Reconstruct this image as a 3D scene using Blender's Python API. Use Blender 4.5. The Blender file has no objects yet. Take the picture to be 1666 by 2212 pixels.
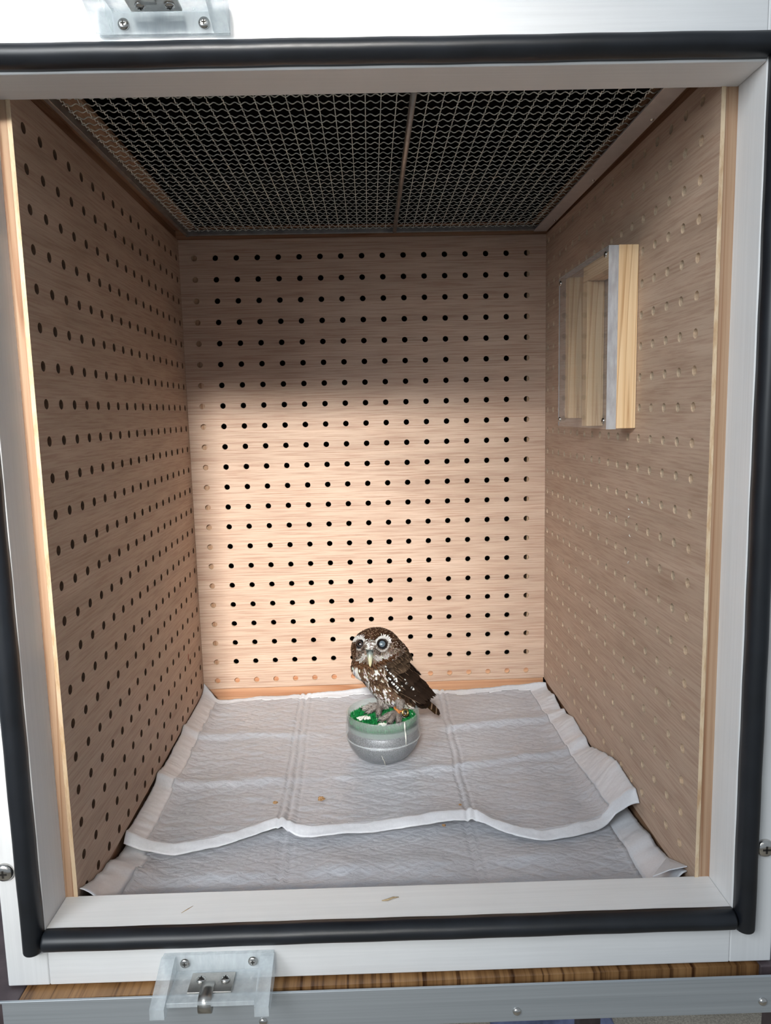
import bpy, bmesh, math, random
from mathutils import Vector, Matrix, noise
random.seed(7)
C = bpy.context.scene.collection
sc = bpy.context.scene

# All measures below are in millimetres in the enclosure's own axes
# (x right, y into the box, z up, origin at the top left peg hole of the back
# board); W() turns them into metres above the room floor.
ZF = 1267.0
def W(p): return Vector((p[0]*.001, p[1]*.001, (p[2]+ZF)*.001))

# ------------------------------------------------------------------ camera
cd = bpy.data.cameras.new('camera'); cam = bpy.data.objects.new('camera', cd); C.objects.link(cam)
R = ((0.99910376, 0.0316991, 0.0280508), (-0.03514557, 0.99057378, 0.1323948), (-0.02358959, -0.133262, 0.99080007))
m = Matrix(((R[0][0], R[0][2], -R[0][1]), (R[1][0], R[1][2], -R[1][1]), (R[2][0], R[2][2], -R[2][1]))).to_4x4()
m.translation = W((191.84, -924.5, -187.37))
cam.matrix_world = m
cd.sensor_fit = 'VERTICAL'; cd.sensor_height = 24; cd.lens = 1601.56/2212*24
cd.clip_start = .01
sc.camera = cam
sc.view_settings.view_transform = 'Standard'; sc.view_settings.look = 'None'
sc.view_settings.exposure = 0.0; sc.view_settings.gamma = 1

# ------------------------------------------------------------------ world, daylight and added beam
wd = bpy.data.worlds.new('room_light'); sc.world = wd; wd.use_nodes = True
bg = wd.node_tree.nodes['Background']; bg.inputs[0].default_value = (.80, .90, 1.0, 1); bg.inputs[1].default_value = .37
def area(name, loc, target, sx, sy, power, col, spread=180):
    ld = bpy.data.lights.new(name, 'AREA'); ld.shape = 'RECTANGLE'; ld.size = sx; ld.size_y = sy; ld.energy = power; ld.color = col
    ld.spread = math.radians(spread)
    o = bpy.data.objects.new(name, ld); C.objects.link(o)
    a = W(loc); b = W(target); o.location = a; o.rotation_euler = (b-a).to_track_quat('-Z', 'Y').to_euler()
    return o
area('window_daylight_left', (-560, -1420, 300), (170, -420, -250), .6, .7, 13.5, (.90, .96, 1.0))
area('added_beam_ahead', (-60, -2500, 780), (85, 0, -400), .30, .24, 1.4, (1.0, .96, .90), 17)  # added beam, spread narrowed to make the bright patch on the back board

# ------------------------------------------------------------------ helpers
def setp(o, label=None, cat=None, group=None, kind=None):
    if label: o['label'] = label
    if cat: o['category'] = cat
    if group: o['group'] = group
    if kind: o['kind'] = kind
    return o
def root(name, base, label, cat, group=None):
    o = bpy.data.objects.new(name, None); o.empty_display_size = .02; C.objects.link(o)
    o.location = W(base); setp(o, label, cat, group); return o
def wloc(o):
    v = Vector(o.location)
    while o.parent: o = o.parent; v += o.location
    return v

# frame-front coordinates: u right, v into the box, w up
YAW = -0.0188
def F(u, v, w):
    c, s = math.cos(YAW), math.sin(YAW)
    return (-27.5 + u*c - v*s, -463.0 + u*s + v*c, -524.2 + w)

class MB:
    def __init__(s, f=None): s.v = []; s.f = []; s.m = []; s.f_ = f; s.sm = []; s.col = None
    def add(s, vs, fs, mi=0, smooth=False):
        n = len(s.v)
        s.v += [s.f_(*p) if s.f_ else tuple(p) for p in vs]
        for f in fs: s.f.append([n+i for i in f]); s.m.append(mi); s.sm.append(smooth)
    def box(s, x0, x1, y0, y1, z0, z1, mi=0, b=0):
        if b <= 0:
            vs = [(x0,y0,z0),(x1,y0,z0),(x1,y1,z0),(x0,y1,z0),(x0,y0,z1),(x1,y0,z1),(x1,y1,z1),(x0,y1,z1)]
            s.add(vs, [(0,3,2,1),(4,5,6,7),(0,1,5,4),(1,2,6,5),(2,3,7,6),(3,0,4,7)], mi); return
        bm = bmesh.new(); bmesh.ops.create_cube(bm, size=1)
        for v in bm.verts: v.co = Vector(((x0+x1)/2+v.co.x*(x1-x0), (y0+y1)/2+v.co.y*(y1-y0), (z0+z1)/2+v.co.z*(z1-z0)))
        bmesh.ops.bevel(bm, geom=bm.edges[:], offset=b, segments=3, affect='EDGES', profile=.5)
        bm.verts.index_update()
        s.add([tuple(v.co) for v in bm.verts], [[v.index for v in f.verts] for f in bm.faces], mi, False); bm.free()
    def tube(s, pts, r, n=8, mi=0, caps=True):
        vs = []; fs = []; N = len(pts); P = [Vector(p) for p in pts]
        ref = None
        for i in range(N):
            t = (P[min(i+1,N-1)]-P[max(i-1,0)]).normalized()
            if ref is None: ref = t.orthogonal().normalized()
            ref = (ref - t*ref.dot(t)).normalized(); b = t.cross(ref)
            ri = r[i] if isinstance(r, (list, tuple)) else r
            for k in range(n):
                a = 2*math.pi*k/n; vs.append(tuple(P[i]+(ref*math.cos(a)+b*math.sin(a))*ri))
        for i in range(N-1):
            for k in range(n): fs.append((i*n+k, i*n+(k+1)%n, (i+1)*n+(k+1)%n, (i+1)*n+k))
        if caps: fs.append(list(range(n))[::-1]); fs.append([(N-1)*n+k for k in range(n)])
        s.add(vs, fs, mi, True)
    def lathe(s, prof, c=(0,0,0), n=48, axis='z', mi=0, wob=None):
        vs = []; fs = []; N = len(prof)
        for i, (r, h) in enumerate(prof):
            for k in range(n):
                a = 2*math.pi*k/n; rr = r*(wob(a, h) if wob else 1)
                x, y = rr*math.cos(a), rr*math.sin(a)
                if axis == 'z': vs.append((c[0]+x, c[1]+y, c[2]+h))
                elif axis == 'y': vs.append((c[0]+x, c[1]-h, c[2]+y))
                else: vs.append((c[0]-h, c[1]+x, c[2]+y))
        for i in range(N-1):
            for k in range(n): fs.append((i*n+k, i*n+(k+1)%n, (i+1)*n+(k+1)%n, (i+1)*n+k))
        s.add(vs, fs, mi, True)
    def ell(s, c, r, n=24, mi=0, rot=None):
        vs = []; fs = []; M = n//2
        for i in range(M+1):
            th = math.pi*i/M
            for k in range(n):
                a = 2*math.pi*k/n
                p = Vector((r[0]*math.sin(th)*math.cos(a), r[1]*math.sin(th)*math.sin(a), r[2]*math.cos(th)))
                if rot: p = rot @ p
                vs.append((c[0]+p.x, c[1]+p.y, c[2]+p.z))
        for i in range(M):
            for k in range(n): fs.append((i*n+k, (i+1)*n+k, (i+1)*n+(k+1)%n, i*n+(k+1)%n))
        s.add(vs, fs, mi, True)
    def build(s, name, mats, parent=None, label=None, cat=None, group=None, kind=None, fix=True):
        if not isinstance(mats, (list, tuple)): mats = [mats]
        xs = [p[0] for p in s.v]; ys = [p[1] for p in s.v]; zs = [p[2] for p in s.v]
        base = W(((min(xs)+max(xs))/2, (min(ys)+max(ys))/2, min(zs)))
        me = bpy.data.meshes.new(name)
        me.from_pydata([W(p)-base for p in s.v], [], s.f)
        for mt in mats: me.materials.append(mt)
        me.polygons.foreach_set('material_index', s.m); me.polygons.foreach_set('use_smooth', s.sm)
        if s.col:
            ca = me.color_attributes.new('plumage', 'FLOAT_COLOR', 'POINT')
            ca.data.foreach_set('color', [x for c in s.col for x in (c[0], c[1], c[2], 1)])
        me.validate(); me.update()
        if fix:
            bm = bmesh.new(); bm.from_mesh(me)
            bmesh.ops.recalc_face_normals(bm, faces=bm.faces); bm.to_mesh(me); bm.free()
        o = bpy.data.objects.new(name, me); C.objects.link(o)
        if parent: o.parent = parent; o.location = base - wloc(parent)
        else: o.location = base
        return setp(o, label, cat, group, kind)

# ------------------------------------------------------------------ materials
def mat(name):
    mt = bpy.data.materials.new(name); mt.use_nodes = True
    nt = mt.node_tree; return mt, nt, nt.nodes['Principled BSDF']
def N(nt, t, **k):
    n = nt.nodes.new(t)
    for a, b in k.items(): setattr(n, a, b)
    return n
def coords(nt, scale, kind='Object', rot=(0,0,0)):
    tc = N(nt, 'ShaderNodeTexCoord'); mp = N(nt, 'ShaderNodeMapping')
    nt.links.new(tc.outputs[kind], mp.inputs[0]); mp.inputs['Scale'].default_value = scale; mp.inputs['Rotation'].default_value = rot
    return mp.outputs[0]
def noise_n(nt, vec, scale=1, detail=4, rough=.55, dist=0):
    n = N(nt, 'ShaderNodeTexNoise'); n.inputs['Scale'].default_value = scale; n.inputs['Detail'].default_value = detail
    n.inputs['Roughness'].default_value = rough; n.inputs['Distortion'].default_value = dist
    nt.links.new(vec, n.inputs['Vector']); return n.outputs['Fac']
def ramp(nt, fac, stops):
    r = N(nt, 'ShaderNodeValToRGB'); e = r.color_ramp.elements
    while len(e) < len(stops): e.new(.5)
    for i, (p, c) in enumerate(stops): e[i].position = p; e[i].color = (*c, 1) if len(c) == 3 else c
    nt.links.new(fac, r.inputs[0]); return r.outputs[0]
def mul(nt, a, b, fac=1, bt='MULTIPLY'):
    x = N(nt, 'ShaderNodeMix', data_type='RGBA', blend_type=bt); x.inputs[0].default_value = fac
    nt.links.new(a, x.inputs[6]); nt.links.new(b, x.inputs[7]); return x.outputs[2]
def bump(nt, bs, h, st, dist=.001):
    b = N(nt, 'ShaderNodeBump'); b.inputs['Strength'].default_value = st; b.inputs['Distance'].default_value = dist
    nt.links.new(h, b.inputs['Height']); nt.links.new(b.outputs[0], bs.inputs['Normal']); return b

def wood(name, c0, c1, c2, axis, fine=420, along=9, rough=.6, ring=0, bs_=.25, fstr=.5):
    """axis = grain direction"""
    mt, nt, bs = mat(name)
    sc_ = [fine]*3; sc_[axis] = along
    s2 = [fine*.09]*3; s2[axis] = along*.35
    f = noise_n(nt, coords(nt, sc_), 1, 5, .65)
    g = noise_n(nt, coords(nt, s2), 1, 3, .6, .4)
    base = ramp(nt, g, [(.3, c0), (.7, c1)])
    streak = ramp(nt, f, [(.36, c2), (.56, (1,1,1))])
    col = mul(nt, base, streak, fstr)
    if ring:
        s3 = [ring]*3; s3[axis] = ring*.02
        w = N(nt, 'ShaderNodeTexNoise'); w.noise_dimensions = '3D'
        w.inputs['Scale'].default_value = 1; w.inputs['Detail'].default_value = 0; w.inputs['Distortion'].default_value = .3
        nt.links.new(coords(nt, s3), w.inputs['Vector'])
        mm = N(nt, 'ShaderNodeMath', operation='MULTIPLY'); mm.inputs[1].default_value = 8; nt.links.new(w.outputs['Fac'], mm.inputs[0])
        fr = N(nt, 'ShaderNodeMath', operation='FRACT'); nt.links.new(mm.outputs[0], fr.inputs[0])
        rg = ramp(nt, fr.outputs[0], [(.0, (1,1,1)), (.72, (.93,.88,.82)), (.93, (.62,.45,.32)), (1., (1,1,1))])
        col = mul(nt, col, rg, .8)
    nt.links.new(col, bs.inputs['Base Color']); bs.inputs['Roughness'].default_value = rough
    bump(nt, bs, f, bs_, .0003)
    return mt
def plain(name, c, rough=.5, metal=0, spec=None, nscale=None, namp=.1, bmp=0, stretch=(1,1,1)):
    mt, nt, bs = mat(name)
    bs.inputs['Roughness'].default_value = rough; bs.inputs['Metallic'].default_value = metal
    if spec is not None: bs.inputs['Specular IOR Level'].default_value = spec
    f = noise_n(nt, coords(nt, stretch), nscale or 60, 4)
    lo = tuple(x*(1-namp) for x in c); hi = tuple(min(1, x*(1+namp)) for x in c)
    nt.links.new(ramp(nt, f, [(.3, lo), (.7, hi)]), bs.inputs['Base Color'])
    if bmp: bump(nt, bs, f, bmp, .0005)
    return mt
def clear(name, tint, haze=.1, hazecol=(.8,.85,.88), rough=.06, ior=1.49, scale=150):
    mt = bpy.data.materials.new(name); mt.use_nodes = True; nt = mt.node_tree; nt.nodes.clear()
    out = N(nt, 'ShaderNodeOutputMaterial'); tr = N(nt, 'ShaderNodeBsdfTransparent'); tr.inputs[0].default_value = (*tint, 1)
    df = N(nt, 'ShaderNodeBsdfDiffuse'); df.inputs[0].default_value = (*hazecol, 1)
    gl = N(nt, 'ShaderNodeBsdfGlossy'); gl.inputs['Roughness'].default_value = rough
    f = noise_n(nt, coords(nt, (1,1,.25)), scale, 4)
    mr = N(nt, 'ShaderNodeMapRange'); mr.inputs[1].default_value = .35; mr.inputs[2].default_value = .75
    mr.inputs[3].default_value = haze*.8; mr.inputs[4].default_value = haze*1.2; nt.links.new(f, mr.inputs[0])
    m1 = N(nt, 'ShaderNodeMixShader'); nt.links.new(mr.outputs[0], m1.inputs[0]); nt.links.new(tr.outputs[0], m1.inputs[1]); nt.links.new(df.outputs[0], m1.inputs[2])
    fr = N(nt, 'ShaderNodeFresnel'); fr.inputs[0].default_value = ior
    ge = N(nt, 'ShaderNodeNewGeometry'); iv = N(nt, 'ShaderNodeMath', operation='SUBTRACT'); iv.inputs[0].default_value = 1; nt.links.new(ge.outputs['Backfacing'], iv.inputs[1])
    mf = N(nt, 'ShaderNodeMath', operation='MULTIPLY'); nt.links.new(fr.outputs[0], mf.inputs[0]); nt.links.new(iv.outputs[0], mf.inputs[1])
    m2 = N(nt, 'ShaderNodeMixShader'); nt.links.new(mf.outputs[0], m2.inputs[0]); nt.links.new(m1.outputs[0], m2.inputs[1]); nt.links.new(gl.outputs[0], m2.inputs[2])
    nt.links.new(m2.outputs[0], out.inputs[0]); return mt

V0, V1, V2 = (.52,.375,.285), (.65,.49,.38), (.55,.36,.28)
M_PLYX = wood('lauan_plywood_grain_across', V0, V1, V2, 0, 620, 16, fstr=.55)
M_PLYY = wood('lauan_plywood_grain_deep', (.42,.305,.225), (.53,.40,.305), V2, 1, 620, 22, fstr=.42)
M_EDGE = wood('plywood_edge', (.62,.47,.31), (.74,.60,.42), (.62,.42,.25), 2, 300, 60, fstr=.6)
M_HOLE_SHADE = plain('shaded_drilled_hole', (.15,.085,.05), .85, nscale=500, namp=.2)  # hole walls of the left board, their shade put into the colour
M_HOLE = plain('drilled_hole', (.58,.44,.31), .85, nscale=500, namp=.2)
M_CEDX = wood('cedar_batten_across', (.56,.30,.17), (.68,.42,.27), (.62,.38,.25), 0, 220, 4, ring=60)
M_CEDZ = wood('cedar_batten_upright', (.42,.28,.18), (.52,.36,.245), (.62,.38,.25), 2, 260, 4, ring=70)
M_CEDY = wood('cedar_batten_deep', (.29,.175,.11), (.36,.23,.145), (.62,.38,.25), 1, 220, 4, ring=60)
M_PINE = wood('pine', (.82,.60,.36), (.90,.70,.45), (.80,.62,.42), 2, 200, 3, ring=95, rough=.5)
M_PINEY = wood('pine_deep', (.82,.60,.36), (.90,.70,.45), (.80,.62,.42), 1, 200, 3, ring=95, rough=.5)
def paint(name, axis):
    mt, nt, bs = mat(name)
    s = [500]*3; s[axis] = 8
    f = noise_n(nt, coords(nt, s), 1, 4)
    g = noise_n(nt, coords(nt, (3,3,3)), 6, 3)
    nt.links.new(mul(nt, ramp(nt, f, [(.3,(.76,.765,.77)),(.7,(.81,.815,.82))]), ramp(nt, g, [(.3,(.96,.955,.95)),(.7,(1,1,1))])), bs.inputs['Base Color'])
    bs.inputs['Roughness'].default_value = .42; bump(nt, bs, f, .25, .0002); return mt
M_WHX = paint('white_paint_across', 0); M_WHZ = paint('white_paint_upright', 2)
M_RUB = plain('black_rubber', (.009,.011,.015), .40, nscale=40, namp=.3, spec=.5)
M_STEEL = plain('galvanised_wire', (.74,.77,.73), .42, .3, nscale=200, namp=.25)
M_ROD = plain('grey_steel_rod', (.32,.31,.30), .45, 1, nscale=80, namp=.2)
M_ALU = plain('aluminium_angle', (.62,.60,.60), .5, .75, nscale=90, namp=.06)
M_CHR = plain('chromed_screw', (.62,.60,.57), .2, 1, nscale=300, namp=.1)
M_NICK = plain('nickel_plate', (.55,.53,.50), .33, 1, nscale=300, namp=.1)
M_REC = plain('screw_recess', (.05,.045,.04), .5, .6)
M_BLACK = plain('black_shade_liner', (.004,.004,.0045), .95, spec=.1)  # darkness of the hollow above the mesh put into the colour
M_GREY = plain('grey_shade_backing', (.035,.037,.036), .9)  # darkness behind the back board's holes put into the colour
M_BRN = plain('brown_backing', (.16,.085,.045), .8, nscale=60, namp=.3)
M_ACR = clear('clear_acrylic', (.97,.98,.985), .06, (.70,.76,.80), .04)
M_FROST = clear('frosted_acrylic', (.965,.98,.985), .36, (.84,.89,.92), .12)
M_EDGEA = clear('scratched_acrylic_edge', (.88,.90,.93), .62, (.60,.62,.66), .15, scale=260)

# alu trim with ribs
def alu_trim():
    mt, nt, bs = mat('ribbed_aluminium'); bs.inputs['Metallic'].default_value = .55; bs.inputs['Roughness'].default_value = .45
    f = noise_n(nt, coords(nt, (3, 3, 500)), 1, 4)
    nt.links.new(ramp(nt, f, [(.3,(.42,.45,.48)),(.7,(.52,.555,.585))]), bs.inputs['Base Color'])
    bump(nt, bs, f, .25, .0003); return mt
M_TRIM = alu_trim()
def table_wood():
    mt, nt, bs = mat('striped_teak_laminate')
    f = noise_n(nt, coords(nt, (230, 5, 5), rot=(0,0,.16)), 1, 4, .65, .3)
    g = noise_n(nt, coords(nt, (28, 2, 2), rot=(0,0,.1)), 1, 2)
    nt.links.new(mul(nt, ramp(nt, g, [(.3,(.24,.125,.05)),(.7,(.42,.235,.10))]), ramp(nt, f, [(.34,(.16,.10,.07)),(.5,(.8,.75,.7)),(.66,(1,1,1))])), bs.inputs['Base Color'])
    bs.inputs['Roughness'].default_value = .4; return mt
M_TABLE = table_wood()
M_DARK = plain('dark_brown_edging', (.075,.055,.06), .5, nscale=50, namp=.4)

# pegboards ---------------------------------------------------------
def pegboard(fn, U, V, hu, hv, r, th, seg=24):
    """fn(u, v, d): board point at depth d behind the face; material 0 face, 1 edges"""
    mb = MB(fn)
    ub = [U[0]] + [(a+b)/2 for a, b in zip(hu, hu[1:])] + [U[1]]
    vb = [V[0]] + [(a+b)/2 for a, b in zip(hv, hv[1:])] + [V[1]]
    for i, cu in enumerate(hu):
        for j, cv in enumerate(hv):
            u0, u1, v0, v1 = ub[i], ub[i+1], vb[j], vb[j+1]
            ang = [2*math.pi*k/seg for k in range(seg)] + [math.atan2(y-cv, x-cu) % (2*math.pi) for x in (u0,u1) for y in (v0,v1)]
            ang = sorted(set(round(a, 5) for a in ang)); n = len(ang)
            ring = [(cu+r*math.cos(a), cv+r*math.sin(a)) for a in ang]; edge = []
            for a in ang:
                c, s = math.cos(a), math.sin(a); t = 1e9
                if c > 1e-6: t = min(t, (u1-cu)/c)
                if c < -1e-6: t = min(t, (u0-cu)/c)
                if s > 1e-6: t = min(t, (v1-cv)/s)
                if s < -1e-6: t = min(t, (v0-cv)/s)
                edge.append((cu+t*c, cv+t*s))
            vs = [(x,y,0) for x,y in ring] + [(x,y,0) for x,y in edge] + [(x,y,th) for x,y in ring] + [(x,y,th) for x,y in edge]
            f1 = [(k, (k+1)%n, n+(k+1)%n, n+k) for k in range(n)]
            mb.add(vs, f1 + [(2*n+k, 3*n+k, 3*n+(k+1)%n, 2*n+(k+1)%n) for k in range(n)], 0)
            mb.add([vs[k] for k in range(n)] + [vs[2*n+k] for k in range(n)], [(k, n+k, n+(k+1)%n, (k+1)%n) for k in range(n)], 2, True)
    (a, b), (c, d) = U, V
    mb.add([(a,c,0),(b,c,0),(b,d,0),(a,d,0),(a,c,th),(b,c,th),(b,d,th),(a,d,th)], [(0,1,5,4),(1,2,6,5),(2,3,7,6),(3,0,4,7)], 1)
    return mb

# =================================================================== room
floor_mb = MB(); floor_mb.box(-2500, 2900, -3200, 1600, -1287, -1267)
M_CARP = plain('beige_carpet', (.42,.37,.30), .95, nscale=420, namp=.35, bmp=.8)
floor_mb.build('floor', M_CARP, kind='structure')

# =================================================================== table
tab = root('table', (190, -250, -1267), 'low wooden table with aluminium front edging, the bird box standing on it', 'table')
t = MB(); t.box(-44, 454, -473, 60, -587, -567.1); t.build('table_top', M_TABLE, tab)
for x0, x1 in ((-110, -44.2), (454.2, 520)):
    t = MB(); t.box(x0, x1, -475, 60, -588, -566.6, b=1); t.build('edging_board', M_DARK, tab)
t = MB(F); t.box(-120, 590, -12.5, -10.6, -69, -42.2, b=.35)
t.box(-120, 590, -10.6, -9, -69, -67.5)
fe = t.build('aluminium_edge', M_TRIM, tab)
for u in (-24.5, 144.5, 313.6, 478.8):
    t = MB(F); t.lathe([(0,2.0),(1.2,1.9),(2.2,1.4),(2.8,.5),(2.9,0)], (u, -12.5, -62.4+(u-144)*.006), 20, 'y'); t.build('rivet', M_CHR, fe)
for (x, y) in ((-95,-440), (485,-440), (-95,40), (485,40)):
    t = MB(); t.box(x, x+30, y-15, y+15, -1267, -588.1, b=2); t.build('leg', M_DARK, tab)

# =================================================================== enclosure
enc = root('bird_box', (203, -220, -567), 'white painted bird box lined with plywood pegboard, open at the front', 'animal enclosure')
TH = 2.8
HV = [-25.0*k for k in range(21, -1, -1)]
pegboard(lambda u, v, d: (u, d, v), (-17.9, 423.6), (-535.6, 21), [25.0*k for k in range(17)], HV, 3.45, TH).build('back_pegboard', [M_PLYX, M_EDGE, M_HOLE], enc)
pegboard(lambda u, v, d: (-18-d, u, v), (-430, 0), (-537, 21), [-413.6+25*k for k in range(17)], [-1.6+h for h in HV], 3.5, TH).build('side_pegboard', [M_PLYY, M_EDGE, M_HOLE_SHADE], enc)
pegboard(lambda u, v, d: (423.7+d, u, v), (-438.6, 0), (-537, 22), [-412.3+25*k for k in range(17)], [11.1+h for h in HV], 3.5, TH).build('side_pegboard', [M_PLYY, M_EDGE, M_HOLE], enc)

def batten(x0, x1, y0, y1, z0, z1, mt, b=.4):
    t = MB(); t.box(x0, x1, y0, y1, z0, z1, b=b); return t.build('batten', mt, enc)
batten(-17.5, 423.2, 3.0, 24, -556.5, -512, M_CEDX)             # back, low
batten(-43, 449, 3.0, 24, 14, 37, M_CEDX)                      # back, high
batten(-43, 8, 3.0, 24, -511.8, 13.8, M_CEDZ)
batten(401.3, 449, 3.0, 24, -511.8, 13.8, M_CEDZ)
batten(-43, -20.9, -429.6, -405, -557, 13, M_CEDZ)             # left, front upright
batten(426.6, 449, -438, -405, -557, 13, M_CEDZ)
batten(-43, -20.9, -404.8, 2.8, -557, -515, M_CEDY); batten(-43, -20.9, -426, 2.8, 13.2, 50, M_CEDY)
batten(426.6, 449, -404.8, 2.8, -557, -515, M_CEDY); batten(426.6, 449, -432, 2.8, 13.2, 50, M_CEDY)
# ledge boards over the wire ceiling
for x0, x1 in ((-20.7, 6), (403.5, 426.4)):
    t = MB(); t.box(x0, x1, -424, -6, 31, 34); t.build('ledge_board', M_CEDY, enc)
# outer carcass
def board(name, x0, x1, y0, y1, z0, z1, mt):
    t = MB(); t.box(x0, x1, y0, y1, z0, z1); return t.build(name, mt, enc)
board('base_board', -56, 462, -427, 45, -566.5, -557.5, M_BRN)
board('side_board', -56, -43.4, -427, 45, -557.4, 110, M_WHZ)
board('side_board', 449.4, 462, -436, 45, -557.4, 110, M_WHZ)
board('back_board', -43.2, 449.2, 33, 45, -557.4, 110, M_WHZ)
board('top_board', -56, 462, -436, 45, 110.2, 122, M_WHX)
# linings of the hidden hollows; dark ones added, shade put into their colour
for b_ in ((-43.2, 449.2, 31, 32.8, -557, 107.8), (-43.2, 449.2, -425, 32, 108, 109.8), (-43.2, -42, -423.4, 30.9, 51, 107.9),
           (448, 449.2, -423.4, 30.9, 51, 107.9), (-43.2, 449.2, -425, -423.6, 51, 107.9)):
    t = MB(); t.box(*b_); t.build('shade_lining', M_BLACK if b_[5] > 107.85 or b_[4] > 0 else M_GREY, enc)
for b_ in ((-43.2, -42.2, -404, 2.5, -514, 12), (448.2, 449.2, -404, 2.5, -514, 12)):
    t = MB(); t.box(*b_); t.build('side_lining', M_BRN, enc)

# front frame, in frame coordinates
FW, FH, FT = 461.6, 533.4, 34.6
def fbar(name, u0, u1, w0, w1, mt, b=.9):
    t = MB(F); t.box(u0, u1, 0, FT, w0, w1, b=b); return t.build(name, mt, enc)
fbar('frame_stile', -28, 0, -41, FH+62, M_WHZ)
fbar('frame_stile', FW, FW+28.5, -41, FH+62, M_WHZ)
br = fbar('frame_rail', .05, FW-.05, -41, 0, M_WHX)
tr_ = fbar('frame_rail', .05, FW-.05, FH, FH+62, M_WHX)

# rubber edging: a D section
def dtube(a, b, ax, ends):
    """ax 'u' or 'w': runs along that axis at centre (other coordinate)"""
    t = MB(F); n = 14; prof = []
    for k in range(n+1):
        al = math.pi*k/n; prof.append((6.9*math.cos(al), -.05-(10.2*math.sin(al)**.8 if math.sin(al) > 1e-6 else 0)))
    L0, L1, c = a, b, ends
    vs = []; st = []
    Ls = [0, .3, .8, 1.5, 2.2] ; D = L1-L0; M = 36
    Ls = Ls + [2.2+(D-4.4)*k/M for k in range(1, M)] + [D-x for x in Ls[::-1]]; M = len(Ls)-1
    for L in Ls:
        e = min(L, D-L); L += L0
        k = math.sqrt(max(0, 1-max(0, 1-e/2.2)**2))*.3+.7 if e < 2.2 else 1
        w_ = .12*math.sin(L*.11)+.1*math.sin(L*.031+2)
        for (p, v) in prof: vs.append((L, v*k, c+p*k+w_) if ax == 'u' else (c+p*k+w_, v*k, L))
    m_ = len(prof); fs = []
    for i in range(M):
        for k in range(m_): fs.append((i*m_+k, i*m_+(k+1)%m_, (i+1)*m_+(k+1)%m_, (i+1)*m_+k))
    fs.append(list(range(m_))); fs.append([M*m_+k for k in range(m_)])
    t.add(vs, fs, 0, True); o = t.build('rubber_edging', M_RUB, enc); return o
dtube(-13.6, FH+13.5, 'w', -7.2)
dtube(-14.2, FH+13.5, 'w', FW+7.6)
dtube(-.2, FW+.6, 'u', -6.4+.2)
dtube(-.2, FW+.6, 'u', FH+8.2)

def screw(mb_parent, u, v, w, r, mt=M_CHR, fr=F, axis='y', name='screw', up=1):
    """pan head screw with a cross recess, head towards the viewer"""
    t = MB(fr); h = r*.55
    t.lathe([(r,0),(r,h*.35),(r*.86,h*.72),(r*.55,h*.95),(r*.3,h)], (u,v,w), 24, axis)
    t.lathe([(r*.3,h),(.01,h*.98)], (u,v,w), 24, axis)
    a = r*.42; b = r*.11; e = h+.06
    for (p, q) in ((a,b),(b,a)):
        if axis == 'y': t.box(u-p,u+p,v-e,v-e+.25,w-q,w+q,1)
        elif axis == 'x': t.box(u-e,u-e+.25,v-p,v+p,w-q,w+q,1)
        else: t.box(u-p,u+p,v-q,v+q,w+e-.25,w+e,1) if up > 0 else t.box(u-p,u+p,v-q,v+q,w-e,w-e+.25,1)
    return t.build(name, [mt, M_REC], mb_parent)
screw(enc, -22.6, 0, 42.4, 6.2); screw(enc, 482.0, 0, 42.6, 6.2)

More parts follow.
